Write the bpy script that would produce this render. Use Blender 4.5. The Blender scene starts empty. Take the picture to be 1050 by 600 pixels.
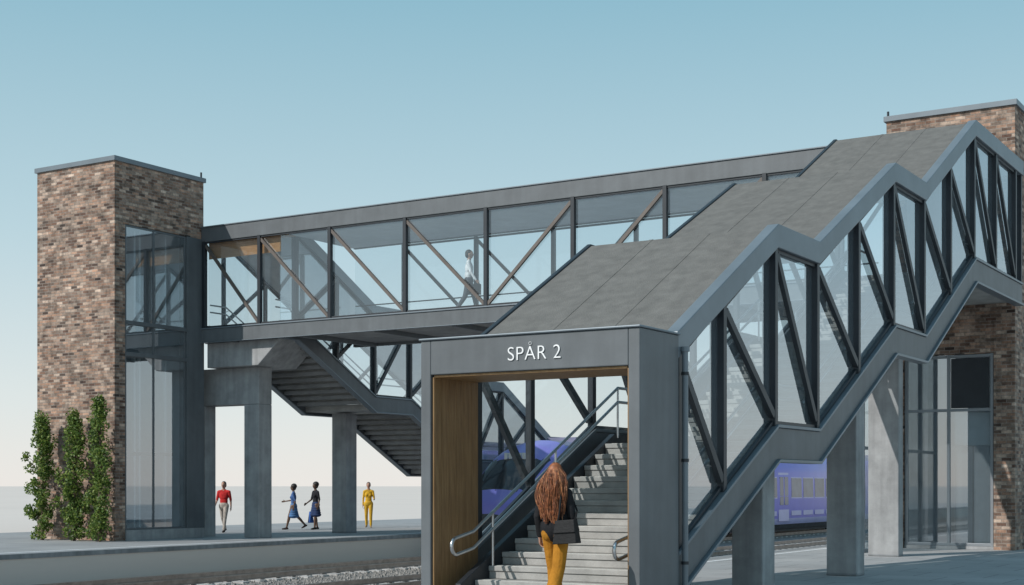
import bpy, bmesh, math, random
import numpy as np
from mathutils import Vector, Matrix
random.seed(7)
S=bpy.context.scene
COL=S.collection
# ------------------------------------------------------------------ materials
def new_mat(name):
    m=bpy.data.materials.new(name); m.use_nodes=True
    nt=m.node_tree; nt.nodes.clear()
    out=nt.nodes.new('ShaderNodeOutputMaterial')
    return m,nt,out
def N(nt,t,**kw):
    n=nt.nodes.new(t)
    for k,v in kw.items(): setattr(n,k,v)
    return n
def mat(name,col,rough=0.6,metal=0.0,var=0.15,scale=3.0,bump=0.0,bscale=40.0,col2=None,stretch=None,spec=0.5,streak=0.0):
    m,nt,out=new_mat(name); L=nt.links
    b=N(nt,'ShaderNodeBsdfPrincipled'); L.new(b.outputs[0],out.inputs[0])
    b.inputs['Roughness'].default_value=rough; b.inputs['Metallic'].default_value=metal
    b.inputs['Specular IOR Level'].default_value=spec
    tc=N(nt,'ShaderNodeTexCoord'); mp=N(nt,'ShaderNodeMapping'); L.new(tc.outputs['Object'],mp.inputs[0])
    if stretch: mp.inputs['Scale'].default_value=stretch
    n1=N(nt,'ShaderNodeTexNoise'); n1.inputs['Scale'].default_value=scale; n1.inputs['Detail'].default_value=8; n1.inputs['Roughness'].default_value=0.65
    L.new(mp.outputs[0],n1.inputs['Vector'])
    mix=N(nt,'ShaderNodeMix',data_type='RGBA')
    c2=col2 if col2 else tuple(c*(1-2*var) for c in col)
    c1=col if col2 else tuple(min(1,c*(1+2*var)) for c in col)
    mix.inputs['A'].default_value=(*c1,1); mix.inputs['B'].default_value=(*c2,1)
    rmp=N(nt,'ShaderNodeMapRange'); rmp.inputs[1].default_value=0.3; rmp.inputs[2].default_value=0.7
    L.new(n1.outputs[0],rmp.inputs[0]); L.new(rmp.outputs[0],mix.inputs['Factor'])
    colout=mix.outputs['Result']
    if streak>0:
        mp2=N(nt,'ShaderNodeMapping'); mp2.inputs['Scale'].default_value=(3.5,3.5,0.25); L.new(tc.outputs['Object'],mp2.inputs[0])
        n3=N(nt,'ShaderNodeTexNoise'); n3.inputs['Scale'].default_value=1.5; n3.inputs['Detail'].default_value=5; L.new(mp2.outputs[0],n3.inputs['Vector'])
        r3=N(nt,'ShaderNodeMapRange'); r3.inputs[1].default_value=.35; r3.inputs[2].default_value=.7; r3.inputs[3].default_value=1.0; r3.inputs[4].default_value=1-streak; L.new(n3.outputs[0],r3.inputs[0])
        mu=N(nt,'ShaderNodeMix',data_type='RGBA',blend_type='MULTIPLY'); mu.inputs['Factor'].default_value=1; L.new(colout,mu.inputs['A']); L.new(r3.outputs[0],mu.inputs['B']); colout=mu.outputs['Result']
    L.new(colout,b.inputs['Base Color'])
    if bump>0:
        n2=N(nt,'ShaderNodeTexNoise'); n2.inputs['Scale'].default_value=bscale; n2.inputs['Detail'].default_value=6
        L.new(mp.outputs[0],n2.inputs['Vector'])
        bp=N(nt,'ShaderNodeBump'); bp.inputs['Strength'].default_value=bump; bp.inputs['Distance'].default_value=0.02
        L.new(n2.outputs[0],bp.inputs['Height']); L.new(bp.outputs[0],b.inputs['Normal'])
    return m
def glass_mat(name,tint=(0.8,0.88,0.9),refl=0.1,dust=0.05,dcol=(0.6,0.68,0.72),k=0.5):
    m,nt,out=new_mat(name); L=nt.links
    t=N(nt,'ShaderNodeBsdfTransparent'); t.inputs[0].default_value=(*tint,1)
    g=N(nt,'ShaderNodeBsdfGlossy'); g.inputs['Roughness'].default_value=0.02; g.inputs[0].default_value=(0.9,0.95,1,1)
    d=N(nt,'ShaderNodeBsdfDiffuse'); d.inputs[0].default_value=(*dcol,1)
    m1=N(nt,'ShaderNodeMixShader'); m1.inputs[0].default_value=dust
    tc=N(nt,'ShaderNodeTexCoord'); nz=N(nt,'ShaderNodeTexNoise'); nz.inputs['Scale'].default_value=0.5; nz.inputs['Detail'].default_value=3
    L.new(tc.outputs['Object'],nz.inputs['Vector'])
    mr=N(nt,'ShaderNodeMapRange'); mr.inputs[1].default_value=.3; mr.inputs[2].default_value=.75; mr.inputs[3].default_value=dust*.7; mr.inputs[4].default_value=dust*1.3
    L.new(nz.outputs[0],mr.inputs[0]); L.new(mr.outputs[0],m1.inputs[0])
    L.new(t.outputs[0],m1.inputs[1]); L.new(d.outputs[0],m1.inputs[2])
    lw=N(nt,'ShaderNodeLayerWeight'); lw.inputs[0].default_value=0.5
    pw=N(nt,'ShaderNodeMath',operation='POWER'); pw.inputs[1].default_value=3; L.new(lw.outputs['Facing'],pw.inputs[0])
    ma=N(nt,'ShaderNodeMath',operation='MULTIPLY_ADD'); ma.inputs[1].default_value=k; ma.inputs[2].default_value=refl; L.new(pw.outputs[0],ma.inputs[0])
    m2=N(nt,'ShaderNodeMixShader'); L.new(ma.outputs[0],m2.inputs[0]); L.new(m1.outputs[0],m2.inputs[1]); L.new(g.outputs[0],m2.inputs[2])
    L.new(m2.outputs[0],out.inputs[0]); return m
def brick_mat():
    m,nt,out=new_mat('brick_masonry'); L=nt.links
    b=N(nt,'ShaderNodeBsdfPrincipled'); b.inputs['Roughness'].default_value=0.9; L.new(b.outputs[0],out.inputs[0])
    tc=N(nt,'ShaderNodeTexCoord'); sp=N(nt,'ShaderNodeSeparateXYZ'); L.new(tc.outputs['Object'],sp.inputs[0])
    ad=N(nt,'ShaderNodeMath',operation='ADD'); L.new(sp.outputs[0],ad.inputs[0]); L.new(sp.outputs[1],ad.inputs[1])
    cb=N(nt,'ShaderNodeCombineXYZ'); L.new(ad.outputs[0],cb.inputs[0]); L.new(sp.outputs[2],cb.inputs[1])
    def bt(c1,c2,mc,ox,bias=0):
        br=N(nt,'ShaderNodeTexBrick'); br.inputs['Scale'].default_value=1.0
        br.inputs['Brick Width'].default_value=0.25; br.inputs['Row Height'].default_value=0.085
        br.inputs['Mortar Size'].default_value=0.009; br.inputs['Mortar Smooth'].default_value=0.2; br.inputs['Bias'].default_value=bias
        br.inputs['Color1'].default_value=(*c1,1); br.inputs['Color2'].default_value=(*c2,1); br.inputs['Mortar'].default_value=(*mc,1)
        mp=N(nt,'ShaderNodeMapping'); mp.inputs['Location'].default_value=(ox*0.25*1,ox*0.085*2,0); L.new(cb.outputs[0],mp.inputs[0]); L.new(mp.outputs[0],br.inputs['Vector']); return br
    mc=(0.25,0.21,0.18)
    b1=bt((0.035,0.022,0.018),(0.56,0.43,0.34),mc,0)
    b2=bt((0.42,0.25,0.17),(0.10,0.052,0.038),mc,14)
    b3=bt((0,0,0),(1,1,1),(0.5,0.5,0.5),30)
    mx=N(nt,'ShaderNodeMix',data_type='RGBA'); L.new(b3.outputs[0],mx.inputs['Factor']); L.new(b1.outputs[0],mx.inputs['A']); L.new(b2.outputs[0],mx.inputs['B'])
    nz=N(nt,'ShaderNodeTexNoise'); nz.inputs['Scale'].default_value=3.2; nz.inputs['Detail'].default_value=8; nz.inputs['Roughness'].default_value=.8; L.new(tc.outputs['Object'],nz.inputs['Vector'])
    mr=N(nt,'ShaderNodeMapRange'); mr.inputs[1].default_value=.35; mr.inputs[2].default_value=.65; mr.inputs[3].default_value=0.42; mr.inputs[4].default_value=1.45; L.new(nz.outputs[0],mr.inputs[0])
    mu=N(nt,'ShaderNodeMix',data_type='RGBA',blend_type='MULTIPLY'); mu.inputs['Factor'].default_value=1; L.new(mx.outputs['Result'],mu.inputs['A']); L.new(mr.outputs[0],mu.inputs['B'])
    L.new(mu.outputs['Result'],b.inputs['Base Color'])
    bp=N(nt,'ShaderNodeBump'); bp.inputs['Strength'].default_value=0.5; bp.inputs['Distance'].default_value=0.01; bp.invert=True
    L.new(b1.outputs['Fac'],bp.inputs['Height']); L.new(bp.outputs[0],b.inputs['Normal'])
    return m
def paving_mat(name,c1,c2,w=1.2,h=1.2,mort=0.012,scale=0.35):
    m,nt,out=new_mat(name); L=nt.links
    b=N(nt,'ShaderNodeBsdfPrincipled'); b.inputs['Roughness'].default_value=0.85; L.new(b.outputs[0],out.inputs[0])
    tc=N(nt,'ShaderNodeTexCoord')
    br=N(nt,'ShaderNodeTexBrick'); br.inputs['Scale'].default_value=1; br.inputs['Brick Width'].default_value=w; br.inputs['Row Height'].default_value=h
    br.inputs['Mortar Size'].default_value=mort; br.inputs['Color1'].default_value=(*c1,1); br.inputs['Color2'].default_value=(*c2,1); br.inputs['Mortar'].default_value=(*[c*.45 for c in c1],1)
    L.new(tc.outputs['Object'],br.inputs['Vector'])
    nz=N(nt,'ShaderNodeTexNoise'); nz.inputs['Scale'].default_value=scale; nz.inputs['Detail'].default_value=10; nz.inputs['Roughness'].default_value=.7; L.new(tc.outputs['Object'],nz.inputs['Vector'])
    mr=N(nt,'ShaderNodeMapRange'); mr.inputs[1].default_value=.25; mr.inputs[2].default_value=.75; mr.inputs[3].default_value=.7; mr.inputs[4].default_value=1.2; L.new(nz.outputs[0],mr.inputs[0])
    mu=N(nt,'ShaderNodeMix',data_type='RGBA',blend_type='MULTIPLY'); mu.inputs['Factor'].default_value=1; L.new(br.outputs[0],mu.inputs['A']); L.new(mr.outputs[0],mu.inputs['B'])
    L.new(mu.outputs['Result'],b.inputs['Base Color'])
    return m
M={}
M['brick']=brick_mat()
M['steel']=mat('painted_steel_grey',(0.118,0.130,0.140),0.5,0.0,0.08,1.2,0.05,60,streak=.15)
M['steel_l']=mat('fascia_steel_grey',(0.165,0.195,0.22),0.42,0.2,0.07,1.0)
M['steel_p']=mat('pale_aluminium_frame',(0.26,0.28,0.30),0.4,0.3,0.05,1.0)
M['dark']=mat('dark_steel_frame',(0.024,0.029,0.036),0.45,0.1,0.1,2)
M['brace']=mat('brace_steel',(0.037,0.041,0.047),0.5,0.1,0.1,2)
M['brace_br']=mat('bridge_brace_steel',(0.12,0.10,0.088),0.5,0.1,0.1,2)
M['roof']=mat('roofing_felt',(0.145,0.140,0.130),0.88,0,0.10,4.5,0.6,60)
M['conc']=mat('cast_concrete',(0.34,0.345,0.35),0.85,0,0.12,1.6,0.25,18,streak=.25)
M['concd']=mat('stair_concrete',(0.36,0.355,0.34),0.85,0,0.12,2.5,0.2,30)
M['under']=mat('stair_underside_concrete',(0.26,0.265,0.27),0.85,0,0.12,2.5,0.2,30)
M['nosing']=mat('stair_nosing_strip',(0.62,0.62,0.58),0.7,0,0.08,8)
M['wood']=mat('oak_cladding',(0.34,0.205,0.09),0.5,0,0.1,3.0,0.1,20,col2=(0.18,0.097,0.037),stretch=(6,6,0.6))
M['wood2']=mat('oak_soffit_board',(0.50,0.26,0.10),0.5,0,0.1,3.0,0.1,20,col2=(0.34,0.16,0.055),stretch=(1,1,8))
M['glass']=glass_mat('stair_glazing',(0.86,0.94,0.97),0.30,0.11,(0.62,0.74,0.82),k=.5)
M['glass_f']=glass_mat('stair_glazing_clear',(0.90,0.94,0.95),0.04,0.03,k=.2)
M['glass_b']=glass_mat('bridge_glazing',(0.88,0.93,0.95),0.13,0.05,(0.7,0.76,0.79))
M['glass_t']=glass_mat('lift_glazing',(0.76,0.84,0.87),0.34,0.09)
M['chrome']=mat('brushed_steel_rail',(0.55,0.56,0.57),0.28,1.0,0.05,20)
M['white']=mat('white_paint',(0.8,0.8,0.8),0.6,0,0.04,5)
M['ceil']=mat('ceiling_panel',(0.66,0.69,0.71),0.7,0,0.05,2)
M['pave']=paving_mat('platform_paving',(0.35,0.355,0.36),(0.40,0.40,0.40))
M['pave2']=paving_mat('platform_asphalt',(0.30,0.30,0.305),(0.33,0.33,0.33),2.4,2.4)
M['ground']=mat('pale_ground',(0.66,0.59,0.54),1.0,0,0.02,0.05,spec=0.0)
M['kerb']=mat('platform_edge_concrete',(0.27,0.28,0.29),0.85,0,0.15,0.8,0.2,12,streak=.3)
M['ballast']=mat('track_ballast',(0.24,0.225,0.21),0.95,0,0.3,9.0,1.0,22)
M['sleeper']=mat('concrete_sleeper',(0.42,0.41,0.40),0.9,0,0.15,4)
M['rail']=mat('rail_steel',(0.30,0.27,0.25),0.35,0.8,0.15,4)
# ------------------------------------------------------------------ geometry helpers
def link(o,parent=None):
    COL.objects.link(o)
    if parent: o.parent=parent
    return o
def empty(name,loc=(0,0,0),rz=0,sc=1):
    o=bpy.data.objects.new(name,None); o.location=loc; o.rotation_euler=(0,0,rz); o.scale=(sc,)*3; o.empty_display_size=0.3
    COL.objects.link(o); return o
class Geo:
    def __init__(s): s.v=[];s.f=[];s.m=[];s.mats=[]
    def mi(s,m):
        if m not in s.mats: s.mats.append(m)
        return s.mats.index(m)
    def add(s,vs,fs,m):
        b=len(s.v); s.v+= [tuple(v) for v in vs]; i=s.mi(m)
        for f in fs: s.f.append([b+k for k in f]); s.m.append(i)
    def hexa(s,p,m):
        s.add(p,[(0,3,2,1),(4,5,6,7),(0,1,5,4),(1,2,6,5),(2,3,7,6),(3,0,4,7)],m)
    def box(s,x0,x1,y0,y1,z0,z1,m):
        s.hexa([(x0,y0,z0),(x1,y0,z0),(x1,y1,z0),(x0,y1,z0),(x0,y0,z1),(x1,y0,z1),(x1,y1,z1),(x0,y1,z1)],m)
    def beam(s,p,q,w,h,m,side=(1,0,0)):
        p=Vector(p);q=Vector(q);d=(q-p).normalized(); a=Vector(side); a=(a-d*a.dot(d)).normalized(); b=d.cross(a)
        a*=w/2; b*=h/2
        s.hexa([p-a-b,p+a-b,p+a+b,p-a+b,q-a-b,q+a-b,q+a+b,q-a+b],m)
    def band(s,ys,top,bot,x0,x1,m):
        for i in range(len(ys)-1):
            a,b=ys[i],ys[i+1]
            v=[(x0,a,bot[i]),(x1,a,bot[i]),(x1,b,bot[i+1]),(x0,b,bot[i+1]),(x0,a,top[i]),(x1,a,top[i]),(x1,b,top[i+1]),(x0,b,top[i+1])]
            f=[(0,3,2,1),(4,5,6,7),(1,2,6,5),(3,0,4,7)]
            if i==0: f.append((0,1,5,4))
            if i==len(ys)-2: f.append((2,3,7,6))
            s.add(v,f,m)
    def cyl(s,p,q,r,m,n=12,r2=None):
        p=Vector(p);q=Vector(q);d=(q-p).normalized(); a=d.orthogonal().normalized(); b=d.cross(a); r2=r if r2 is None else r2
        v=[p+(a*math.cos(t)+b*math.sin(t))*r for t in [2*math.pi*i/n for i in range(n)]]+[q+(a*math.cos(t)+b*math.sin(t))*r2 for t in [2*math.pi*i/n for i in range(n)]]
        f=[(i,(i+1)%n,n+(i+1)%n,n+i) for i in range(n)]+[tuple(range(n))[::-1],tuple(range(n,2*n))]
        s.add(v,f,m)
    def done(s,name,parent=None,bevel=0,ym=None,smooth=False,recalc=True):
        me=bpy.data.meshes.new(name)
        vs=[(x,ym(y),z) for x,y,z in s.v] if ym else s.v
        me.from_pydata(vs,[],s.f)
        for m in s.mats: me.materials.append(m)
        me.polygons.foreach_set('material_index',s.m)
        if recalc:
            bm=bmesh.new(); bm.from_mesh(me); bmesh.ops.remove_doubles(bm,verts=bm.verts,dist=1e-6) if smooth else None
            bmesh.ops.recalc_face_normals(bm,faces=bm.faces); bm.to_mesh(me); bm.free()
        if smooth: me.polygons.foreach_set('use_smooth',[True]*len(me.polygons))
        me.update()
        o=bpy.data.objects.new(name,me); link(o,parent)
        if bevel:
            b=o.modifiers.new('bevel','BEVEL'); b.width=bevel; b.segments=2; b.limit_method='ANGLE'; b.angle_limit=math.radians(40)
        return o
def tube(name,paths,r,m,parent,cyclic=False,res=3):
    cu=bpy.data.curves.new(name,'CURVE'); cu.dimensions='3D'; cu.bevel_depth=r; cu.bevel_resolution=res; cu.use_fill_caps=True
    for pts in paths:
        sp=cu.splines.new('POLY'); sp.points.add(len(pts)-1)
        for i,p in enumerate(pts): sp.points[i].co=(*p,1)
        sp.use_smooth=True
    cu.materials.append(m); o=bpy.data.objects.new(name,cu); return link(o,parent)
def interp(tab,y):
    return float(np.interp(y,[t[0] for t in tab],[t[1] for t in tab]))
# ------------------------------------------------------------------ ground
g=Geo()
XE,XN=-27.2,-12.9
prof=[(-2500,-0.03),(XE-0.02,-0.03),(XE-0.02,-0.86),(XN+0.02,-0.86),(XN+0.02,-0.03),(2500,-0.03)]
for i in range(len(prof)-1):
    (xa,za),(xb,zb)=prof[i],prof[i+1]
    g.add([(xa,-2500,za),(xb,-2500,zb),(xb,2500,zb),(xa,2500,za)],[(0,1,2,3)],M['ground'])
g.done('ground',recalc=False)
g=Geo() # far platform
g.box(-40,XE-0.35,-60,190,-0.9,0.0,M['pave2'])
g.box(XE-0.345,XE,-60,190,-0.11,0.004,M['kerb'])
g.box(XE-0.345,XE-0.08,-60,190,-0.9,-0.113,M['kerb'])
g.box(XE-0.75,XE-0.65,-60,190,0.0,0.005,M['white'])
g.done('railway_platform')
g=Geo()
g.box(XN+0.35,26,-40,190,-0.9,0.0,M['pave'])
g.box(XN,XN+0.345,-40,190,-0.11,0.004,M['kerb'])
g.box(XN+0.08,XN+0.345,-40,190,-0.9,-0.113,M['kerb'])
g.box(XN+0.65,XN+0.75,-40,190,0.0,0.005,M['white'])
g.box(-11.6,-6.9,12.6,15.28,0.004,0.13,M['conc'])
g.done('railway_platform')
# tracks
g=Geo()
g.add([(XE,-60,-0.835),(XN,-60,-0.835),(XN,240,-0.835),(XE,240,-0.835)],[(0,1,2,3)],M['ballast'])
tr=empty('railway_track')
g.done('ballast',tr,recalc=False)
g=Geo(); g2=Geo()
for cx in (-25.45,-20.3,-15.2):
    for sx in (-0.7525,0.7525):
        x=cx+sx
        g.box(x-0.035,x+0.035,-60,240,-0.69,-0.65,M['rail']); g.box(x-0.01,x+0.01,-60,240,-0.77,-0.69,M['rail']); g.box(x-0.07,x+0.07,-60,240,-0.785,-0.77,M['rail'])
    y=-20
    while y<130:
        g2.box(cx-1.25,cx+1.25,y,y+0.26,-0.9,-0.787,M['sleeper']); y+=0.62
g.done('rails',tr); g2.done('sleepers',tr)
g=Geo()
rnd=random.Random(3)
for i in range(12000):
    x=rnd.uniform(XE+0.1,-19); y=rnd.uniform(14,46); r=rnd.uniform(0.025,0.06); z=-0.83
    a=rnd.uniform(0,6.28); c,s_=math.cos(a)*r,math.sin(a)*r
    g.add([(x+c,y+s_,z),(x-s_,y+c,z),(x-c,y-s_,z),(x+s_,y-c,z),(x+rnd.uniform(-.02,.02),y+rnd.uniform(-.02,.02),z+r*1.1)],[(0,1,4),(1,2,4),(2,3,4),(3,0,4)],M['ballast'])
g.done('ballast_stones',tr,recalc=False)
# ------------------------------------------------------------------ covered stairs
P=[(15.3,3.5),(16.38,3.5),(19.85,5.4),(21.65,5.4),(25.7,7.43),(27.7,7.43),(31.6,9.5),(36.28,9.5)]
F=[(15.5,0.05),(19.85,2.25),(21.65,2.25),(25.7,4.28),(27.7,4.28),(31.6,6.31),(36.28,6.31)]
def covered_stair(name,x0,x1,ym,yl,yr,roof_end,wood_soffit=False):
    root=empty(name)
    pz=lambda y:interp(P,y); fz=lambda y:interp(F,y)
    ys=[y for y,_ in P if 16.38<=y<roof_end-0.01]+[roof_end]
    tp=[pz(y) for y in ys]
    g=Geo(); e=0.16
    g.band(ys,[t-0.0 for t in tp],[t-0.22 for t in tp],x0+.06,x1-e-.002,M['roof'])
    W=x1-x0
    for k in (1,2):
        xx=x0+e+(W-2*e)*k/3
        g.band(ys,[t+0.006 for t in tp],[t-0.01 for t in tp],xx-0.03,xx+0.03,M['roof'])
    g.done('roof_covering',root,ym=ym)
    g=Geo(); g.band(ys,[t-0.223 for t in tp],[t-0.25 for t in tp],x0+e+.002,x1-e-.002,M['ceil']); g.done('roof_soffit',root,ym=ym)
    g=Geo()
    g.band(ys,[t+0.03 for t in tp],[t-0.30 for t in tp],x0-0.02,x0+.058,M['dark'])
    g.band(ys,[t-0.223 for t in tp],[t-0.30 for t in tp],x0+.06,x0+e,M['steel_l'])
    g.band(ys,[t+0.05 for t in tp],[t-0.30 for t in tp],x1-e,x1+0.02,M['steel_l'])
    g.done('roof_fascia',root,bevel=0.012,ym=ym)
    g=Geo()
    for xa,xb,ye in ((x0,x0+0.12,yl),(x1-0.12,x1,yr)):
        yy=[16.41]+[y for y,_ in F if 16.41<y<ye-0.01]+[ye]
        b=[fz(y)-0.26 for y in yy]; t=[fz(y)+0.20 for y in yy]
        g.band(yy,t,b,xa,xb,M['steel'])
        g.band(yy,[q-0.003 for q in b],[q-0.05 for q in b],xa-0.05,xb+0.05,M['steel_l'])
        g.band(yy,[q+0.05 for q in t],[q+0.003 for q in t],xa-0.03,xb+0.03,M['steel_l'])
    g.done('stringers',root,bevel=0.006,ym=ym)
    posts=[16.52,17.95,19.85,21.65,23.7,25.7,27.7,29.65,31.6,33.6,35.6,36.2]
    g=Geo();gg=Geo();gb=Geo()
    for sd,xc,ye in ((-1,x0+0.07,yl),(1,x1-0.07,yr)):
        ps=[p for p in posts if p<=ye]
        for p in ps:
            xa,xb=(xc-.05,xc+.05) if sd<0 else (xc-.15,xc+.06)
            g.box(xa,xb,p-0.055,p+0.055,fz(p)+0.2,pz(p)-0.22,M['dark'])
        for a,b in zip(ps[:-1],ps[1:]):
            if b-a<1: continue
            gb.beam((xc+sd*.02,a+0.06,pz(a)-0.38),(xc+sd*.02,b-0.06,fz(b)+0.38),0.07,0.11,M['brace'])
            for f in (lambda y:fz(y)+0.28,lambda y:pz(y)-0.33):
                gb.beam((xc,a+.05,f(a)),(xc,b-.05,f(b)),0.05,0.05,M['dark'])
        yy=sorted(set([16.46]+[y for y,_ in F if 16.46<y<ye]+[y for y,_ in P if 16.46<y<ye]+[ye]))
        xg=xc-sd*0.035
        for a,b in zip(yy[:-1],yy[1:]):
            gg.add([(xg,a,fz(a)+0.2),(xg,b,fz(b)+0.2),(xg,b,pz(b)-0.28),(xg,a,pz(a)-0.28)],[(0,1,2,3)],M['glass'] if sd>0 else M['glass_f'])
    g.done('posts',root,bevel=0.006,ym=ym); gb.done('braces',root,ym=ym); gg.done('glazing',root,ym=ym,recalc=False)
    # steps
    g=Geo(); gn=Geo()
    inset=.48 if not wood_soffit else .13
    xi0,xi1=x0+inset,x1-0.13
    if inset>.2:
        yy=[15.5,19.85,21.65,25.7,27.7,31.6]
        g.band(yy,[interp(F,y)+.16+(0.1 if y<16 else 0) for y in yy],[max(0.0,interp(F,y)-.22) for y in yy],xi0-.09,xi0-.002,M['dark'])
    for (ya,za),(yb,zb) in ((F[0],F[1]),(F[2],F[3]),(F[4],F[5])):
        n=13 if ya<16 else 12
        if ya<16: za=0.0
        tr_=(yb-ya)/(n); rs=(zb-za)/n
        for i in range(n):
            y=ya+tr_*i; z=za+rs*(i+1)
            last=(i==n-1)
            g.box(xi0,xi1,y,y+tr_+(0.0 if last else 0.07),z-0.07,z,M['concd'])
            g.box(xi0,xi1,y+0.02,y+0.09,z-rs+0.002,z-0.072,M['concd'])
            gn.box(xi0+0.1,xi1-0.1,y+0.03,y+0.07,z-0.004,z+0.004,M['nosing'])
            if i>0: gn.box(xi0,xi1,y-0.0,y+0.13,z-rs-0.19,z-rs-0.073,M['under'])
    for (ya,za),(yb,zb) in ((F[1],F[2]),(F[3],F[4])):
        g.box(xi0,xi1,ya+.002,yb-.002,za-0.2,za,M['concd'])
    if yr>32: g.box(x0+.13,xi1,F[5][0]+.002,yr,6.11,6.31,M['concd'])
    g.done('steps',root,bevel=0.008,ym=ym); gn.done('step_nosings',root,ym=ym)
    # handrails
    paths=[]
    for xx,sg in ((x0+inset+.05,1),(x1-0.28,-1)):
        up=[];lo=[]
        yk=[15.72,19.85,21.65,25.7,27.7,31.6,min(32.3,yr)]
        for y in yk:
            zb=interp([(15.5,0.0)]+F[1:],y)
            up.append((xx,y,zb+0.88)); lo.append((xx,y,zb+0.66))
        arc=[]
        zc=(up[0][2]+lo[0][2])/2-0.07; R=0.11
        for k in range(0,9):
            t=math.pi/2+math.pi*k/8
            arc.append((xx,15.32+R*math.cos(t),zc+R*math.sin(t)))
        paths.append([tuple(p) for p in up[::-1]]+arc+[tuple(p) for p in lo])
    tube('handrails',[[(p[0],ym(p[1]),p[2]) for p in pa] for pa in paths],0.024,M['chrome'],root)
    g=Geo()
    for xx,xw in ((x0+inset+.05,x0+inset-.05),(x1-0.28,x1-0.13)):
        for y in (16.2,17.9,19.85,21.65,23.7,25.7,27.7,29.6,31.5):
            for dz in (0.86,0.64):
                z=interp(F,y)+dz; 
                if inset<.2 or xx>x1-1: g.cyl((xx,y,z-0.02),(xw,y,z-0.05),0.011,M['chrome'],8)
            if inset>.2 and xx<x1-1: g.cyl((xx,y,interp(F,y)+.1),(xx,y,interp(F,y)+.86),0.018,M['chrome'],8)
    g.done('handrail_brackets',root,ym=ym)
    # portal
    g=Geo(); t=0.135
    g.box(x0-0.02,x0+t,15.3,16.4,0,3.5,M['steel']); g.box(x1-t,x1+0.02,15.3,16.4,0,3.5,M['steel'])
    g.box(x0+t+.001,x1-t-.001,15.3,16.4,3.05,3.5,M['steel'])
    g.box(x0-0.04,x1+0.04,15.27,16.43,3.502,3.53,M['steel_l'])
    g.done('portal_frame',root,bevel=0.012,ym=ym)
    g=Geo()
    for k in range(6):
        ya=15.34+k*0.177; g.box(x0+t+.001,x0+t+.03,ya,ya+.172,0.02,3.02,M['wood']); g.box(x1-t-.03,x1-t-.001,ya,ya+.172,0.02,3.02,M['wood'])
        g.box(x0+t+.03,x1-t-.03,ya,ya+.172,3.018,3.047,M['wood'])
    g.done('portal_lining',root,bevel=0.004,ym=ym)
    g=Geo()
    g.cyl((x1+0.06,16.5,0),(x1+0.06,16.5,3.3),0.04,M['steel_l']); g.cyl((x1+0.06,16.5,3.3),(x1+0.06,16.5,3.36),0.06,M['steel_l'])
    for z in (0.6,1.9,3.0): g.cyl((x1+0.06,16.5,z),(x1+0.06,16.5,z+.04),0.05,M['dark'])
    g.done('drainpipe',root,ym=ym,smooth=False)
    return root
near=covered_stair('covered_staircase',-10.84,-7.67,lambda y:y,32.5,36.2,36.28)
far=covered_stair('covered_staircase',-31.3,-28.2,lambda y:64.9-y,32.3,32.3,31.6,True)
def pier(x0,x1,y0,y1,z1):
    r=empty('concrete_pier'); g=Geo(); g.box(x0,x1,y0,y1,0,z1,M['conc']); 
    g.box(x0-0.004,x1+0.004,y0-0.004,y1+0.004,0,0.06,M['kerb'])
    g.done('pier_shaft',r,bevel=0.02); return r
pier(-8.5,-8.0,20.1,20.6,1.98)
pier(-10.3,-9.8,20.1,20.6,1.98)
pier(-8.55,-8.0,24.5,24.95,3.05)
pier(-10.1,-9.4,31.75,32.1,6.08)
pier(-30.6,-30.0,37.9,38.5,4.05)
pier(-30.6,-30.0,43.9,44.5,1.98)
r=empty('concrete_trestle'); g=Geo()
g.box(-30.1,-29.5,33.0,33.6,0,4.1,M['conc']); g.box(-32.3,-31.75,33.0,33.5,0,4.1,M['conc'])
g.box(-32.3,-29.5,33.0,33.6,4.102,5.25,M['conc'])
g.hexa([(-31.28,32.62,5.25),(-29.2,32.62,5.25),(-29.2,34.4,5.25),(-31.28,34.4,5.25),(-31.28,32.62,6.02),(-28.3,32.62,6.02),(-28.3,34.4,6.02),(-31.28,34.4,6.02)],M['conc'])
g.done('trestle_frame',r,bevel=0.02)
# ------------------------------------------------------------------ footbridge
fb=empty('footbridge')
YA,YB=32.5,36.0; XL,XR=-31.3,-10.84
g=Geo()
g.box(-28.2,XR-.003,YA,YB,9.2,9.497,M['steel']); g.box(XL,-28.203,YA,33.28,9.2,9.497,M['steel'])
g.box(XL,XR-.003,YA-0.12,YA-0.002,9.12,9.56,M['steel']); g.box(XL,XR-.003,YA-0.15,YA+.1,9.562,9.6,M['steel_l'])
g.box(-28.2,XR-.003,YB+.002,YB+.12,9.15,9.53,M['steel'])
g.done('bridge_roof',fb,bevel=0.01)
g=Geo()
g.box(-28.2,XR-.003,YA+.1,YB-.1,9.16,9.197,M['ceil']); g.box(XL,-28.2,YA+.1,33.2,9.14,9.197,M['wood2'])
g.box(-31.2,-28.3,YA+0.12,YA+.15,8.62,9.13,M['wood2'])
g.done('bridge_ceiling',fb)
g=Geo()
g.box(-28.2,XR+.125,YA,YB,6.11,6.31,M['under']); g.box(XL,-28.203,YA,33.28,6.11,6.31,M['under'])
g.done('bridge_deck',fb)
g=Geo()
g.box(XL,XR-.003,YA-0.14,YA-.002,6.02,6.42,M['steel']); g.box(XL,XR-.003,YA-0.18,YA-.03,6.0,6.018,M['steel_l'])
g.box(XL,XR-.003,YA-0.17,YA+.02,6.422,6.46,M['steel_l'])
g.box(-28.2,XR-.003,YB+.002,YB+.14,6.02,6.42,M['steel'])
x=-30
while x<-11:
    g.box(x-.06,x+.06,YA+.002,YB-.002,5.98,6.108,M['steel']); x+=2.68
g.done('bridge_girders',fb,bevel=0.008)
bx=[-31.2,-28.95,-26.25,-23.55,-20.85,-18.15,-15.5,-12.85,-10.95]
g=Geo(); gb=Geo(); gg=Geo()
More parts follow.
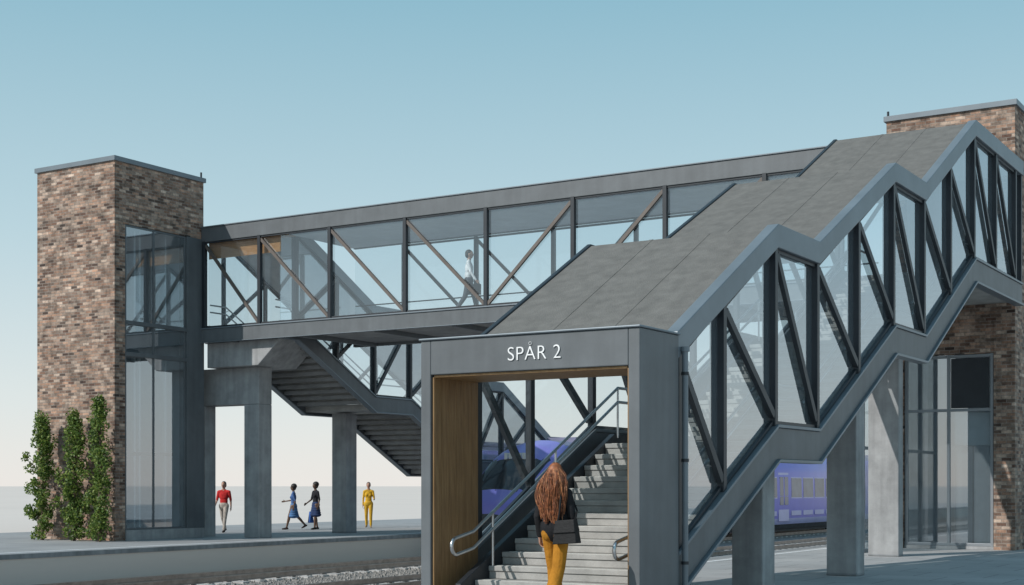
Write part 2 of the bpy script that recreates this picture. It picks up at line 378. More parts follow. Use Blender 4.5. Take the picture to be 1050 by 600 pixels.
for yc,yg in ((YA-0.07,YA-0.02),(YB+0.07,YB+0.1)):
    for i,x in enumerate(bx):
        if yc>34 and x<-28.3: continue
        g.box(x-.055,x+.055,yc-.06,yc+.06,6.4,9.14,M['dark'])
        if i+1<len(bx):
            a,b=x+.05,bx[i+1]-.05
            if b-a<1: continue
            if i<4: gb.beam((a,yc,9.02),(b,yc,6.52),0.07,0.09,M['brace_br'],side=(0,1,0))
            else: gb.beam((a,yc,6.52),(b,yc,9.02),0.07,0.09,M['brace_br'],side=(0,1,0))
            g.box(a,b,yc-.02,yc+.02,6.46,6.52,M['dark']); g.box(a,b,yc-.02,yc+.02,9.07,9.13,M['dark'])
    xa=XL if yc<34 else -28.2
    gg.add([(xa,yg,6.45),(XR-.02,yg,6.45),(XR-.02,yg,9.13),(xa,yg,9.13)],[(0,1,2,3)],M['glass_b'] if yc<34 else M['glass_f'])
g.done('bridge_posts',fb,bevel=0.005); gb.done('bridge_braces',fb); gg.done('bridge_glazing',fb,recalc=False)
tube('bridge_handrail',[[(-28,YB-.12,7.3),(XR-.3,YB-.12,7.3)]],0.02,M['dark'],fb)
# ------------------------------------------------------------------ lift towers
def cap(g,x0,x1,y0,y1):
    g.box(x0-.06,x1+.06,y0-.06,y1+.06,10.98,11.12,M['steel_l']); g.box(x0+.2,x1-.2,y0+.2,y1-.2,11.122,11.16,M['roof'])
r=empty('brick_lift_tower'); x0,x1,y0,y1=-34.6,-31.3,28.87,32.48; H=10.98
g=Geo(); w=0.3
g.box(x0,x1,y0,y0+w,0,H,M['brick']); g.box(x0,x0+w,y0+w+.001,y1,0,H,M['brick']); g.box(x0+w+.001,x1-w-.001,y1-w,y1,0,H,M['brick'])
g.box(x1-w,x1,y0+w+.001,y1,9.22,H,M['brick']); g.box(x1-w,x1,y0+w+.001,y0+.40,0,9.218,M['brick'])
g.done('brick_walls',r)
g=Geo(); g.box(x1-w,x1+.04,y0+.402,y1+.01,0,0.30,M['conc'])
g.box(x1-w,x1+.02,31.75,y1+.012,0.302,9.217,M['steel']); cap(g,x0,x1,y0,y1)
g.box(x1-w,x1+.02,y0+.402,31.748,5.38,5.5,M['steel']);g.box(x1-w,x1+.02,y0+.402,31.748,6.3,6.42,M['steel'])
g.box(x1-w-2,x1-w,y0+.402,31.748,5.5,6.3,M['steel'])
g.done('tower_trim',r,bevel=0.008)
g=Geo()
for y in (y0+.44,y0+1.55,31.71): g.box(x1-.10,x1-.02,y-.03,y+.03,0.3,9.2,M['steel'])
for z in (0.33,9.18): g.box(x1-.10,x1-.025,y0+.402,31.75,z-.03,z+.03,M['steel'])
for y in (y0+1.25,y0+1.45,y0+2.5): g.box(x1-.6,x1-.5,y-.035,y+.035,0.3,9.2,M['ceil'])
g.box(x1-.62,x1-.5,y0+.45,31.7,2.5,2.6,M['steel'])
g.box(x0+w+.01,x1-.31,y1-w-.05,y1-w-.01,.02,10.9,M['ceil']); g.box(x0+w+.01,x0+w+.05,y0+w+.01,y1-w-.06,.02,10.9,M['ceil'])
g.done('lift_shaft_frame',r,bevel=0.004)
g=Geo(); g.add([(x1-.04,y0+.4,.3),(x1-.04,31.75,.3),(x1-.04,31.75,9.2),(x1-.04,y0+.4,9.2)],[(0,1,2,3)],M['glass_t']); g.done('lift_glazing',r,recalc=False)
g=Geo(); g.cyl((x1-.05,y1-.05,11.12),(x1-.05,y1-.05,11.3),0.03,M['dark']); g.done('roof_outlet',r)
r=empty('brick_lift_tower'); x0,x1,y0,y1=-11.07,-7.87,36.32,40.0
g=Geo(); xa,xb=-10.62,-8.38
g.box(x0,x0+w,y0,y1,0,H,M['brick']); g.box(x1-w,x1,y0,y1,0,H,M['brick']); g.box(x0+w+.001,x1-w-.001,y1-w,y1,0,H,M['brick'])
g.box(x0+w+.001,x1-w-.001,y0,y0+w,9.62,H,M['brick']); g.box(xb+.001,x1-w-.001,y0,y0+w,0,9.618,M['brick']); g.box(x0+w+.001,xa,y0,y0+w,0,9.618,M['brick'])
g.box(xa,xb,y0+.02,y0+w,4.9,6.2,M['brick'])
g.done('brick_walls',r)
g=Geo(); cap(g,x0,x1,y0,y1); g.box(xa+.002,xb-.002,y0+.02,y0+w,0,0.08,M['conc']); g.done('tower_trim',r,bevel=.008)
g=Geo()
for x in (xa+.05,-9.5,xb-.05): g.box(x-.035,x+.035,y0+.03,y0+.13,0.08,4.9,M['steel_p'])
for z in (0.12,3.5,4.85): g.box(xa,xb,y0+.04,y0+.125,z-.035,z+.035,M['steel_p'])
g.box(-9.44,-8.5,y0+.06,y0+.1,3.55,4.8,M['dark'])
g.box(-9.4,-8.45,y0+.3,y0+.36,0.1,2.6,M['steel_p']); g.box(-8.96,-8.94,y0+.29,y0+.299,0.1,2.6,M['dark'])
g.box(-9.4,-8.45,y0+.3,y0+.36,2.62,3.45,M['ceil'])
g.box(x0+w+.01,x1-w-.01,y1-w-.06,y1-w-.01,.02,10,M['ceil']); g.box(x0+w+.01,x0+w+.05,y0+w+.01,y1-w-.07,.02,10,M['ceil']); g.box(x1-w-.05,x1-w-.01,y0+w+.01,y1-w-.07,.02,10,M['ceil'])
g.done('lift_shaft_frame',r,bevel=.004)
g=Geo(); g.add([(xa,y0+.08,.08),(xb,y0+.08,.08),(xb,y0+.08,4.9),(xa,y0+.08,4.9)],[(0,1,2,3)],M['glass_t']); g.done('lift_glazing',r,recalc=False)
g=Geo(); g.cyl((x0+.05,y0-.02,11.12),(x0+.05,y0-.02,11.24),0.03,M['dark']); g.done('roof_outlet',r)
r=empty('glass_lobby_screen'); g=Geo(); gg=Geo()
for y in (33.2,34.7,36.2): g.box(-10.75,-10.65,y-.05,y+.05,0,6.0,M['steel_p'])
for z in (0.05,2.5,5.95): g.box(-10.73,-10.67,33.25,36.15,z-.04,z+.04,M['steel_p'])
gg.add([(-10.7,33.2,0),(-10.7,36.2,0),(-10.7,36.2,6),(-10.7,33.2,6)],[(0,1,2,3)],M['glass_t'])
g.done('screen_frame',r,bevel=.004); gg.done('screen_glass',r,recalc=False)
# ------------------------------------------------------------------ sign
cu=bpy.data.curves.new('platform_sign','FONT'); cu.body='SPÅR 2'; cu.size=0.25; cu.space_character=1.06; cu.extrude=0.006; cu.align_x='CENTER'; cu.offset=-0.003
cu.materials.append(M['white']); o=bpy.data.objects.new('platform_sign',cu); COL.objects.link(o); o.rotation_euler=(math.pi/2,0,0); o.location=(-9.12,15.29,3.18)
# ------------------------------------------------------------------ train
M['train']=mat('train_blue_violet',(0.27,0.24,0.70),0.28,0.0,0.04,1)
M['train_l']=mat('train_pale_violet',(0.46,0.45,0.72),0.3,0.1,0.05,1)
M['train_d']=mat('train_dark_glass',(0.015,0.018,0.025),0.08,0,0.1,1)
M['train_w']=mat('train_window_glass',(0.12,0.14,0.19),0.08,0,0.2,1)
M['train_u']=mat('train_underframe',(0.05,0.05,0.055),0.7,0,0.2,3)
M['train_r']=mat('train_roof_grey',(0.22,0.22,0.33),0.5,0,0.1,2)
M['lampg']=mat('headlamp_lens',(0.8,0.82,0.85),0.1,0,0.02,1)
def train():
    root=empty('commuter_train'); cx=-25.45
    half=[(1.22,-0.42),(1.38,-0.1),(1.44,0.4),(1.46,1.1),(1.44,1.9),(1.38,2.35),(1.24,2.72),(1.0,2.98),(0.65,3.13),(0.3,3.19),(0.0,3.2)]
    pts=[]
    for i in range(len(half)-1):
        for k in range(3):
            t=k/3; pts.append((half[i][0]*(1-t)+half[i+1][0]*t,half[i][1]*(1-t)+half[i+1][1]*t))
    pts.append(half[-1]); ring=pts+[(-x,z) for x,z in pts[::-1][1:]]
    def car(name,ya,yb,nose):
        g=Geo(); rows=[]
        if nose:
            prof=[(0,.62,.30),(.06,.72,.37),(.2,.82,.43),(.5,.90,.50),(.9,.94,.60),(1.4,.965,.73),(2.0,.985,.86),(2.7,1,.95),(3.6,1,1.0)]
            yy=list(np.linspace(0,.5,9))+list(np.linspace(.6,3.6,26))+[yb-ya]
            sx=[float(np.interp(y,[p[0] for p in prof],[p[1] for p in prof])) for y in yy]; sz=[float(np.interp(y,[p[0] for p in prof],[p[2] for p in prof])) for y in yy]
        else: yy=[0,.08,yb-ya-.08,yb-ya]; sx=[.97,1,1,.97]; sz=[.985,1,1,.985]
        n=len(ring)
        for y,a,b in zip(yy,sx,sz):
            rows.append([(cx+x*a,ya+y,-0.42+(z+0.42)*b) for x,z in ring])
        b0=len(g.v)
        for rw in rows: g.v+=rw
        for i in range(len(rows)-1):
            for j in range(n-1):
                q=[b0+i*n+j,b0+i*n+j+1,b0+(i+1)*n+j+1,b0+(i+1)*n+j]
                c=sum((Vector(g.v[k]) for k in q),Vector())/4; lx=abs(c.x-cx); m=M['train']
                if c.z>3.0 : m=M['train_r']
                if nose and c.y<ya+3.7:
                    m=M['train']
                    if 1.45<c.z<2.5 and lx<1.12 and c.y<ya+2.3: m=M['train_d']
                    elif c.y<ya+.22 and c.z<0.3: m=M['train_d']
                elif c.z<0.05: m=M['train_u'] if c.z<-.2 else M['train_l']
                g.f.append(q); g.m.append(g.mi(m))
        for rw in (0,len(rows)-1):
            g.f.append([b0+rw*n+j for j in range(n)]); g.m.append(g.mi(M['train_u']))
        g.done(name,root,smooth=True)
        g=Geo()
        y=ya+(4.0 if nose else 1.0)
        while y<yb-2.2:
            for s_ in (-1,1):
                def pan(a,b,z0,z1,m,off=0.0):
                    xa=cx+s_*(float(np.interp(z0,[.4,1.1,1.9,2.35],[1.44,1.46,1.44,1.38]))+0.012+off); xb=cx+s_*(float(np.interp(z1,[.4,1.1,1.9,2.35],[1.44,1.46,1.44,1.38]))+0.012+off)
                    g.hexa([(xa-s_*.05,a,z0),(xa,a,z0),(xa,b,z0),(xa-s_*.05,b,z0),(xb-s_*.05,a,z1),(xb,a,z1),(xb,b,z1),(xb-s_*.05,b,z1)],m)
                if int((y-ya)/1.6)%5==2:
                    pan(y,y+1.3,-.05,2.2,M['train_l']); pan(y+.12,y+.58,.7,2.0,M['train_w'],.006); pan(y+.72,y+1.18,.7,2.0,M['train_w'],.006)
                else: pan(y-.04,y+1.39,1.0,2.0,M['train_l'],-.006); pan(y,y+1.35,1.05,1.95,M['train_w']); pan(y+.02,y+1.33,.2,.42,M['train_l'],-.003)
            y+=1.6
        g.box(cx-.6,cx+.6,ya+5,yb-3,3.16,3.34,M['train_r'])
        g.done(name+'_windows',root)
        g=Geo()
        for yb_ in (ya+(3.2 if nose else 2.2),yb-2.6):
            for dy in (-1.1,1.1):
                for sx_ in (-.75,.75):
                    g.cyl((cx+sx_-.06,yb_+dy,-.23),(cx+sx_+.06,yb_+dy,-.23),0.42,M['train_u'],20)
            g.box(cx-1.05,cx+1.05,yb_-1.7,yb_+1.7,-.42,-.1,M['train_u'])
        g.box(cx-1.1,cx+1.1,(ya+yb)/2-4,(ya+yb)/2+4,-.55,-.4,M['train_u'])
        g.done(name+'_bogies',root)
    Y0=39.6
    car('cab_car',Y0,Y0+18,True)
    car('coach_1',Y0+18.5,Y0+35,False); car('coach_2',Y0+35.5,Y0+52,False); car('coach_3',Y0+52.5,Y0+69,False)
    g=Geo()
    for k in range(3): g.box(cx-.9,cx+.9,Y0+17.98+17*k,Y0+18.52+17*k,0,2.9,M['train_u'])
    g.done('gangways',root)
    g=Geo()
    for s_ in (-1,1):
        g.cyl((cx+s_*.85,Y0+.0,.72),(cx+s_*.85,Y0+.5,.78),.13,M['lampg'],16)
        g.cyl((cx+s_*.6,Y0-.02,.55),(cx+s_*.6,Y0+.5,.55),.08,M['lampg'],16)
    for k in range(5): g.box(cx-.42+k*.18,cx-.30+k*.18,Y0+1.78,Y0+2.0,2.5,2.72,M['white'])
    g.box(cx-.02,cx+.02,Y0+.55,Y0+1.5,1.4,1.46,M['train_u'])
    g.box(cx-.2,cx+.2,Y0-.25,Y0+.2,-.2,.1,M['train_u'])
    g.done('lamps_and_coupler',root)
train()
# ------------------------------------------------------------------ shrubs
def leaf_mat():
    m,nt,out=new_mat('shrub_leaves'); L=nt.links
    b=N(nt,'ShaderNodeBsdfPrincipled'); b.inputs['Roughness'].default_value=.5
    ge=N(nt,'ShaderNodeNewGeometry'); cr=N(nt,'ShaderNodeValToRGB'); e=cr.color_ramp.elements
    e[0].color=(0.04,0.08,0.014,1); e[1].color=(0.32,0.38,0.09,1); x=cr.color_ramp.elements.new(.55); x.color=(0.13,0.215,0.04,1)
    L.new(ge.outputs['Random Per Island'],cr.inputs[0]); L.new(cr.outputs[0],b.inputs['Base Color'])
    t=N(nt,'ShaderNodeBsdfTranslucent'); L.new(cr.outputs[0],t.inputs[0]); mx=N(nt,'ShaderNodeMixShader'); mx.inputs[0].default_value=.35
    L.new(b.outputs[0],mx.inputs[1]); L.new(t.outputs[0],mx.inputs[2]); L.new(mx.outputs[0],out.inputs[0]); return m
M['leaf']=leaf_mat(); M['bark']=mat('shrub_bark',(0.10,0.07,0.045),.9,0,.2,10,.3)
def shrub(x,y,h,rw,seed):
    rd=random.Random(seed); root=empty('climbing_shrub',(x,y,0)); g=Geo(); gl=Geo()
    g.cyl((0,0,0),(0.05,0,h*.9),0.05,M['bark'],8,r2=.012)
    clumps=[]
    nb=74
    for i in range(nb):
        t=(i+.5)/nb; z=0.12+t*(h-.2)
        prof=rw*(0.78+.3*math.sin(t*2.4+.5))*(1 if t<.75 else max(.15,1-(t-.75)*3.0))*rd.uniform(.4,1.4)
        a=rd.uniform(0,6.28); R=prof*rd.uniform(.35,1.0)
        c=Vector((math.cos(a)*R,math.sin(a)*R*.6,z+rd.uniform(-.1,.15)))
        g.cyl((0.02,0,max(.05,z-.35)),c,.014,M['bark'],5,r2=.004)
        clumps.append((c,rd.uniform(.08,.21)))
    for c,r in clumps:
        for k in range(int(120*(r/.2)**1.7)):
            d=Vector((rd.gauss(0,1),rd.gauss(0,1),rd.gauss(0,1.15))).normalized()*r*rd.uniform(.3,1.25)**.6
            p=c+d
            if p.z<.03: continue
            n=Vector((rd.gauss(0,1),rd.gauss(-.5,1),rd.gauss(.6,1))).normalized(); a=n.orthogonal().normalized(); b=n.cross(a); an=rd.uniform(0,6.28)
            a,b=a*math.cos(an)+b*math.sin(an),b*math.cos(an)-a*math.sin(an)
            s_=rd.uniform(.03,.06)
            gl.add([p-a*s_,p-b*s_*.6+n*.008,p+a*s_,p+b*s_*.6+n*.008],[(0,1,2,3)],M['leaf'])
    g.done('stems',root); gl.done('foliage',root,recalc=False)
shrub(-33.70,28.3,3.65,.48,1); shrub(-32.4,28.35,3.7,.38,2); shrub(-31.3,28.3,4.15,.34,3)
# ------------------------------------------------------------------ people
def fab(name,c,v=.15): return mat(name,c,.85,0,v,6,.6,22,spec=.2)
SK=mat('skin',(0.42,0.24,0.17),.5,0,.06,10); SKD=mat('skin_dark',(0.12,0.065,0.04),.5,0,.06,10)
EYE=mat('eye_dark',(0.02,0.015,0.01),.2,0,.01,1); LIP=mat('lips',(0.35,0.12,0.1),.5,0,.05,5)
def person(name,loc,yaw,H,cols,pose,vox=.011,dress=False,wide=False,female=False,hairstyle='short'):
    root=empty(name,loc,yaw,H/1.75)
    bm=bmesh.new(); segs=[]
    def sph(c,r,lab,rot=None,rec=True):
        mt=Matrix.Translation(Vector(c))@(rot.to_4x4() if rot else Matrix())@Matrix.Diagonal((*r,1))
        bmesh.ops.create_uvsphere(bm,u_segments=18,v_segments=12,radius=1,matrix=mt)
        if rec: segs.append(('e',Vector(c),Vector(r),lab))
    def cap_(p,q,r1,r2,lab,n=14):
        p=Vector(p);q=Vector(q);d=q-p;L_=d.length
        R=d.to_track_quat('Z','Y').to_matrix().to_4x4(); mt=Matrix.Translation((p+q)/2)@R
        bmesh.ops.create_cone(bm,cap_ends=True,segments=n,radius1=r1,radius2=r2,depth=L_,matrix=mt)
        for c,r in ((p,r1),(q,r2)): bmesh.ops.create_uvsphere(bm,u_segments=n,v_segments=8,radius=r,matrix=Matrix.Translation(c))
        segs.append(('c',p,q,r1,r2,lab))
    f=female
    sh=.165 if f else .19
    sph((0,0,.955),(.165 if f else .155,.118,.13),'bottom')
    sph((-.07,-.05,.93),(.085,.085,.10),'bottom'); sph((.07,-.05,.93),(.085,.085,.10),'bottom')
    sph((0,0,1.09),(.125 if f else .14,.095,.17),'top'); sph((0,.0,1.27),(.148 if f else .17,.11,.19),'top')
    if f: sph((-.065,.075,1.27),(.06,.055,.06),'top'); sph((.065,.075,1.27),(.06,.055,.06),'top')
    cap_((-sh+.04,-.005,1.41),(sh-.04,-.005,1.41),.062,.062,'top')
    cap_((-.05,-.005,1.45),(.05,-.005,1.45),.05,.05,'top')
    cap_((0,-.005,1.46),(0,.012,1.57),.053,.048,'skin')
    hc=Vector((0,.018,1.65))
    sph(hc,(.076,.094,.112),'skin'); sph((0,.05,1.585),(.048,.052,.045),'skin')
    cap_((0,.105,1.655),(0,.124,1.628),.009,.014,'skin')
    sph((-.078,.01,1.64),(.012,.022,.032),'skin'); sph((.078,.01,1.64),(.012,.022,.032),'skin')
    for s_,(a,b,fp) in ((-1,pose['L']),(1,pose['R'])):
        a=math.radians(a);b=math.radians(b)
        hip=Vector((s_*.088,0,.93)); kn=hip+Vector((s_*.005,math.sin(a),-math.cos(a)))*.425
        an=kn+Vector((s_*-.005,math.sin(a-b),-math.cos(a-b)))*.425
        lb='skin' if dress else 'bottom'
        cap_(hip,kn,.095,.064 if not wide else .082,lb if not dress else 'skin'); 
        if dress: cap_(kn,an,.058,.036,'skin')
        else: cap_(kn,an+Vector((0,0,.03)),.064 if not wide else .08,.05 if not wide else .09,'bottom')
        cap_(kn+(an-kn)*.25+Vector((0,-.012,0)),kn+(an-kn)*.45+Vector((0,-.012,0)),.05,.045,lb)
        fa=math.radians(fp); fd=Vector((s_*.15,math.cos(fa),math.sin(fa))).normalized(); up=Vector((0,-math.sin(fa),math.cos(fa)))
        cap_(an,an+up*-.03,.04,.04,'shoe')
        heel=an-fd*.045-up*.045; toe=an+fd*.165-up*.055
        cap_(heel,an+fd*.07-up*.045,.034,.038,'shoe'); cap_(an+fd*.07-up*.045,toe,.040,.026,'shoe')
    if dress:
        for k in range(6):
            z=.98-k*.085; sph((0,-.005,z),(.165+.016*k,.125+.016*k,.09),'bottom')
    if 'jacket' in pose:
        sph((0,-.005,.99),(.19,.145,.17),'top'); sph((0,-.005,1.12),(.165,.12,.19),'top'); sph((0,-.01,1.3),(.17,.125,.18),'top')
    for s_,(a,b,ab,lean) in ((-1,pose['AL']),(1,pose['AR'])):
        a=math.radians(a);b=math.radians(b);ab=math.radians(ab)
        def dr(t,abd): return Vector((s_*math.sin(abd),math.sin(t)*math.cos(abd),-math.cos(t)*math.cos(abd))).normalized()
        s0=Vector((s_*sh,-.005,1.405)); el=s0+dr(a,ab)*.285; wr=el+dr(a+b,ab*.4+math.radians(lean))*.245
        R=(.056,.043,.040,.03) if not f else (.05,.039,.037,.028)
        if 'jacket' in pose: R=tuple(q+.012 for q in R)
        sl=pose.get('sleeve','long')
        cap_(s0,el,R[0],R[1],'top'); 
        if sl=='long': cap_(el,el+(wr-el)*.93,R[2],R[3],'top')
        else: cap_(el,wr,R[2]*.92,R[3]*.9,'skin')
        d=(wr-el).normalized(); nrm=Vector((-s_,0,0)); nrm=(nrm-d*nrm.dot(d)).normalized(); sp=nrm.cross(d)
        if sp.y<0: sp=-sp
        cap_(wr-d*.01,wr+d*.02,.024,.026,'skin')
        for k,o in enumerate((.027,.009,-.009,-.026)):
            cap_(wr+d*.015+sp*o*.6,wr+d*.085+sp*o,.015,.0125,'skin',8)
            ln=(.040,.045,.042,.032)[k]
            p1=wr+d*.085+sp*o*1.05; p2=p1+(d*.92+nrm*.35).normalized()*ln; p3=p2+(d*.6+nrm*.8).normalized()*ln*.85
            cap_(p1,p2,.0095,.0088,'skin',8); cap_(p2,p3,.0088,.0075,'skin',8)
        t1=wr+d*.03+sp*.028; t2=t1+(d*.6+sp*.7+nrm*.25).normalized()*.042; t3=t2+(d*.9+nrm*.3).normalized()*.032
        cap_(t1,t2,.0125,.0105,'skin',8); cap_(t2,t3,.0105,.0085,'skin',8)
    me=bpy.data.meshes.new('tmp'); bm.to_mesh(me); bm.free()
    o=bpy.data.objects.new('body_tmp',me); COL.objects.link(o)
    md=o.modifiers.new('r','REMESH'); md.mode='VOXEL'; md.voxel_size=vox
    ms=o.modifiers.new('s','SMOOTH'); ms.factor=.5; ms.iterations=3
    dg=bpy.context.evaluated_depsgraph_get(); dg.update()
    ne=bpy.data.meshes.new_from_object(o.evaluated_get(dg)); bpy.data.objects.remove(o)
    labs=['skin','top','bottom','shoe']; ne.materials.clear()
    for l in labs: ne.materials.append(cols[l])
    nf=len(ne.polygons); C=np.empty(nf*3); ne.polygons.foreach_get('center',C); C=C.reshape(-1,3)
    best=np.full(nf,9.); idx=np.zeros(nf,int)
    for sg in segs:
        if sg[0]=='e':
            q=(C-np.array(sg[1]))/np.array(sg[2]); d=(np.linalg.norm(q,axis=1)-1)*min(sg[2])
        else:
            p,q_=np.array(sg[1]),np.array(sg[2]); ax=q_-p; t=np.clip(((C-p)@ax)/(ax@ax+1e-9),0,1); d=np.linalg.norm(C-(p+t[:,None]*ax),axis=1)-(sg[3]+(sg[4]-sg[3])*t)
        k=labs.index(sg[-1]); w_=d<best; best[w_]=d[w_]; idx[w_]=k
    ne.polygons.foreach_set('material_index',idx.astype(np.int32)); ne.polygons.foreach_set('use_smooth',[True]*nf)
    V=np.empty(len(ne.vertices)*3); ne.vertices.foreach_get('co',V); dz=V.reshape(-1,3)[:,2].min()
    b=bpy.data.objects.new('body',ne); link(b,root); root.location.z-=dz*H/1.75
    g=Geo()
    def ball(c,r,m):
        bmx=bmesh.new(); bmesh.ops.create_uvsphere(bmx,u_segments=10,v_segments=8,radius=1,matrix=Matrix.Translation(c)@Matrix.Diagonal((*r,1)))
        g.add([v.co[:] for v in bmx.verts],[[v.index for v in f_.verts] for f_ in bmx.faces],m); bmx.free()
    for s_ in (-1,1): ball((s_*.03,.098,1.652),(.013,.009,.008),M['white']); ball((s_*.03,.105,1.652),(.006,.004,.006),EYE); ball((s_*.03,.1,1.672),(.018,.007,.004),cols['hair'])
    ball((0,.098,1.592),(.022,.008,.006),LIP)
    g.done('face',root,smooth=True)
    g=Geo(); 
    ball((0,-.008,1.678),(.086,.098,.098),cols['hair']); ball((0,-.045,1.63),(.078,.062,.085),cols['hair'])
    if hairstyle=='bun': ball((0,-.09,1.74),(.045,.045,.045),cols['hair'])
    if hairstyle=='afro': ball((0,-.02,1.70),(.12,.12,.11),cols['hair'])
    g.done('hair',root,smooth=True)
    return root
def C_(n,c): return fab(n,c)
hd=mat('hair_dark',(0.02,0.015,0.012),.5,0,.2,30,.6,60)
person('walking_man',(-33.75,36.0,0),math.radians(200),1.74,dict(skin=SK,top=C_('red_shirt',(0.5,0.03,0.03)),bottom=C_('pale_trousers',(0.42,0.38,0.34)),shoe=C_('shoes_dark',(0.04,0.03,0.03)),hair=hd),
   dict(L=(16,4,0),R=(-14,14,-20),AL=(-14,15,6,0),AR=(16,20,6,0),sleeve='short'),.013)
person('walking_woman',(-34.0,39.9,0),math.radians(120),1.66,dict(skin=SKD,top=C_('blue_top',(0.06,0.12,0.28)),bottom=C_('blue_skirt',(0.08,0.18,0.36)),shoe=C_('shoes_b',(0.04,0.03,0.03)),hair=hd),
   dict(L=(20,6,0),R=(-20,22,-25),AL=(-20,30,14,0),AR=(26,55,14,0),sleeve='short'),.013,dress=True,female=True,hairstyle='afro')
pw=person('standing_woman',(-33.3,40.3,0),math.radians(160),1.70,dict(skin=SKD,top=C_('black_top',(0.02,0.02,0.025)),bottom=C_('navy_skirt',(0.03,0.05,0.12)),shoe=C_('shoes_c',(0.03,0.03,0.03)),hair=hd),
   dict(L=(8,4,0),R=(-6,6,0),AL=(-6,20,12,0),AR=(10,45,10,0),sleeve='short'),.013,dress=True,female=True,hairstyle='afro')
g=Geo(); BB=fab('blue_bag_fabric',(0.05,0.13,0.4)); g.hexa([(.22,-.08,.25),(.42,-.08,.25),(.42,.1,.25),(.22,.1,.25),(.27,-.02,.68),(.37,-.02,.68),(.37,.06,.68),(.27,.06,.68)],BB); g.done('shopping_bag',pw,bevel=.02)
person('standing_woman',(-33.1,43.2,0),math.radians(215),1.72,dict(skin=SK,top=C_('yellow_top',(0.62,0.36,0.03)),bottom=C_('yellow_trousers',(0.60,0.36,0.04)),shoe=C_('shoes_d',(0.3,0.2,0.1)),hair=hd),
   dict(L=(9,6,0),R=(-9,8,-5),AL=(10,75,10,0),AR=(-6,15,8,0),sleeve='long'),.013,female=True,wide=False)
pm=person('walking_man',(-21.75,32.95,6.31),math.radians(-60),1.84,dict(skin=SK,top=C_('white_shirt',(0.85,0.85,0.85)),bottom=C_('grey_trousers',(0.07,0.075,0.085)),shoe=C_('shoes_e',(0.03,0.03,0.03)),hair=hd),
   dict(L=(18,5,3),R=(-14,18,-22),AL=(-18,14,8,0),AR=(14,20,8,0),sleeve='long'),.012)
g=Geo(); BLK=mat('black_leather',(0.012,0.012,0.013),.6,0,.15,20,.2,50,spec=.25)
g.box(.20,.30,-.02,.33,.55,.82,BLK); g.cyl((.25,.06,.82),(.25,.12,.9),.01,BLK,6); g.cyl((.25,.24,.82),(.25,.18,.9),.01,BLK,6); g.cyl((.25,.12,.9),(.25,.18,.9),.01,BLK,6)
g.done('briefcase',pm,bevel=.015)
# foreground woman
HA=mat('hair_auburn',(0.30,0.10,0.038),.5,0,.3,25,.3,80); HA2=mat('hair_auburn_dark',(0.13,0.042,0.018),.5,0,.3,25); HA3=mat('hair_auburn_light',(0.46,0.20,0.085),.45,0,.2,25)
cols=dict(skin=SK,top=fab('black_jacket',(0.016,0.016,0.018)),bottom=fab('mustard_trousers',(0.40,0.17,0.018),.12),shoe=fab('boots',(0.03,0.025,0.02)),hair=HA)
fw=person('woman_with_handbag',(-8.48,14.72,0.13),math.radians(2),1.74,cols,dict(L=(16,6,0),R=(-13,14,-14),AL=(-8,22,11,-4),AR=(4,40,10,-10),jacket=1),.0075,wide=True,female=True)
rd=random.Random(5); groups=[[],[],[]]
nl=46; locks=[]
for i in range(nl): locks.append((rd.uniform(-1,1),rd.uniform(.012,.028),rd.uniform(0,6.28),rd.uniform(13,21),rd.uniform(.46,.66),rd.gauss(0,.02)))
for i in range(2400):
    th=rd.uniform(-math.pi*1.1,math.pi*.1) if rd.random()<.82 else rd.uniform(-math.pi,math.pi)
    ph=math.acos(rd.uniform(.0,.995))
    if math.sin(th)>.15 and ph>.75: ph=.6
    d=Vector((math.cos(th)*math.sin(ph),math.sin(th)*math.sin(ph),math.cos(ph)))
    p0=Vector((d.x*.088,.0+d.y*.105,1.655+d.z*.122))
    key=d.x*.8+rd.gauss(0,.12)
    lk=min(locks,key=lambda l:abs(l[0]-key)+rd.uniform(0,.12))
    L_=lk[4]*rd.uniform(.86,1.04); n=16
    fx=lk[0]*.19+rd.gauss(0,.014); w1=lk[1]*rd.uniform(.7,1.2); ph1=lk[2]+rd.gauss(0,.35); fr=lk[3]
    depth=-.125+lk[5]-abs(rd.gauss(0,.022))+.05*abs(lk[0])
    pts=[]; zend=1.72-L_
    for k in range(n):
        t=k/(n-1); e=min(1,t*2.0); e=e*e*(3-2*e)
        z=p0.z+(zend-p0.z)*t
        x=p0.x*(1-e)+fx*e; y=p0.y*(1-e)+depth*e
        bul=math.sin(math.pi*min(1,t*2.2))
        if t<.45: x+=d.x*.035*bul; y+=d.y*.02*bul
        if t>.7: x*=1-(t-.7)*.9
        x+=w1*math.sin(fr*z+ph1)*t**.5; y+=w1*.7*math.cos(fr*z+ph1*1.3)*t**.5
        pts.append((x,y,z))
    groups[0 if rd.random()<.5 else (1 if rd.random()<.6 else 2)].append(pts)
for gp,mm,nn in zip(groups,(HA,HA2,HA3),('hair_strands_mid','hair_strands_deep','hair_strands_light')): tube(nn,gp,.0026,mm,fw,res=0)
g=Geo()
def ballg(g,c,r,m):
    bmx=bmesh.new(); bmesh.ops.create_uvsphere(bmx,u_segments=20,v_segments=14,radius=1,matrix=Matrix.Translation(c)@Matrix.Diagonal((*r,1)))
    g.add([v.co[:] for v in bmx.verts],[[v.index for v in f_.verts] for f_ in bmx.faces],m); bmx.free()
ballg(g,(0,-.085,1.43),(.13,.045,.25),HA2)
g.done('hair_volume',fw,smooth=True)
g=Geo()
g.hexa([(.08,-.235,.80),(.40,-.235,.82),(.40,-.10,.82),(.08,-.10,.80),(.11,-.215,1.07),(.36,-.215,1.09),(.36,-.125,1.09),(.11,-.125,1.07)],BLK)
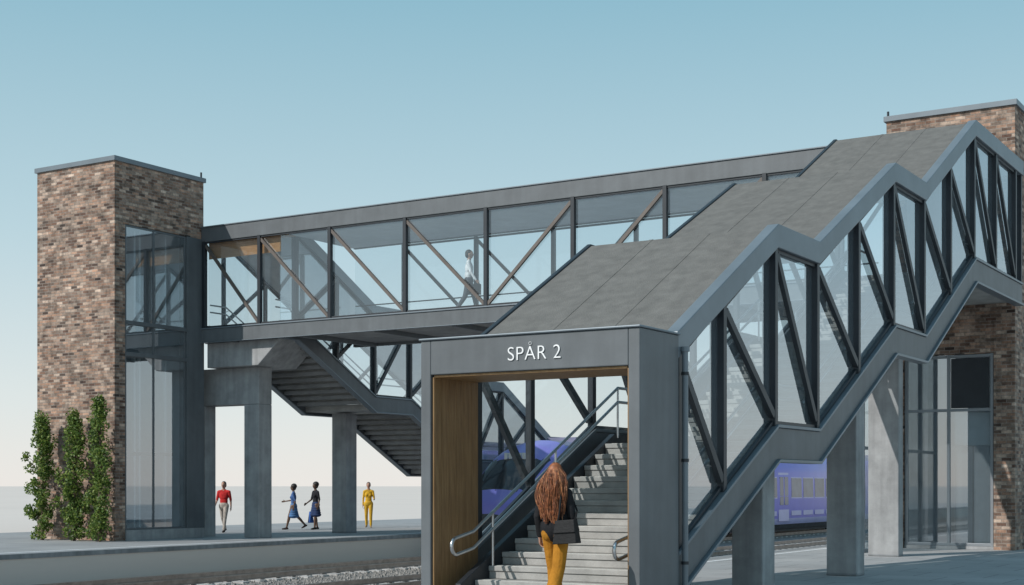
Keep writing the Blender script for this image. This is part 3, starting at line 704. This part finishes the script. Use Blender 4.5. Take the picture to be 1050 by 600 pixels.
g.hexa([(.095,-.245,.93),(.385,-.245,.95),(.385,-.228,.95),(.095,-.228,.93),(.11,-.225,1.082),(.36,-.225,1.102),(.36,-.12,1.105),(.11,-.12,1.085)],BLK)
g.done('handbag',fw,bevel=.022)
tube('handbag_strap',[[(.12,-.17,1.06),(.14,-.165,1.2),(.14,-.13,1.38),(.135,-.05,1.478),(.135,.03,1.47),(.17,.10,1.36),(.26,.06,1.2),(.34,-.15,1.09)]],.011,BLK,fw)
# ------------------------------------------------------------------ world, sun, camera
Ld=Vector((0.36,0.72,-0.60)).normalized()
el=math.asin(-Ld.z); az=math.atan2(-Ld.x,-Ld.y)
w=bpy.data.worlds.new('World'); S.world=w; w.use_nodes=True; nt=w.node_tree; nt.nodes.clear()
sk=nt.nodes.new('ShaderNodeTexSky'); sk.sky_type='NISHITA'; sk.sun_disc=False; sk.sun_elevation=el; sk.sun_rotation=az%(2*math.pi)
sk.air_density=1.0; sk.dust_density=0.6; sk.ozone_density=1.2
tc=nt.nodes.new('ShaderNodeTexCoord'); sp=nt.nodes.new('ShaderNodeSeparateXYZ'); nt.links.new(tc.outputs['Generated'],sp.inputs[0])
cr=nt.nodes.new('ShaderNodeValToRGB'); nt.links.new(sp.outputs[2],cr.inputs[0]); E=cr.color_ramp.elements
E[0].position=0.0; E[0].color=(.86,.83,.80,1); E[1].position=1.0; E[1].color=(.18,.34,.48,1)
for p,c in ((.06,(.74,.80,.80)),(.17,(.51,.68,.74)),(.33,(.275,.51,.62))):
    q=cr.color_ramp.elements.new(p); q.color=(*c,1)
sc=nt.nodes.new('ShaderNodeVectorMath'); sc.operation='SCALE'; sc.inputs['Scale'].default_value=10.3; nt.links.new(cr.outputs[0],sc.inputs[0])
mx=nt.nodes.new('ShaderNodeMix'); mx.data_type='RGBA'; mx.inputs['Factor'].default_value=.88
nt.links.new(sk.outputs[0],mx.inputs['A']); nt.links.new(sc.outputs[0],mx.inputs['B'])
bg=nt.nodes.new('ShaderNodeBackground'); bg.inputs[1].default_value=0.10; ow=nt.nodes.new('ShaderNodeOutputWorld')
nt.links.new(mx.outputs['Result'],bg.inputs[0]); nt.links.new(bg.outputs[0],ow.inputs[0])
sl=bpy.data.lights.new('sun','SUN'); sl.energy=3.6; sl.angle=math.radians(.5); sl.color=(1,.955,.90)
so=bpy.data.objects.new('sun',sl); COL.objects.link(so); so.rotation_euler=Ld.to_track_quat('-Z','Y').to_euler(); so.location=(-20,-20,40)
cd=bpy.data.cameras.new('camera'); cam=bpy.data.objects.new('camera',cd); COL.objects.link(cam)
cd.lens=50; cd.sensor_width=36; cd.shift_y=(498-300)/1050; cd.clip_end=6000; cd.clip_start=.1
cam.location=(0,0,1.6); cam.rotation_euler=(math.pi/2,0,math.radians(31.7)); S.camera=cam
S.view_settings.view_transform='Standard'; S.view_settings.look='None'; S.view_settings.exposure=0
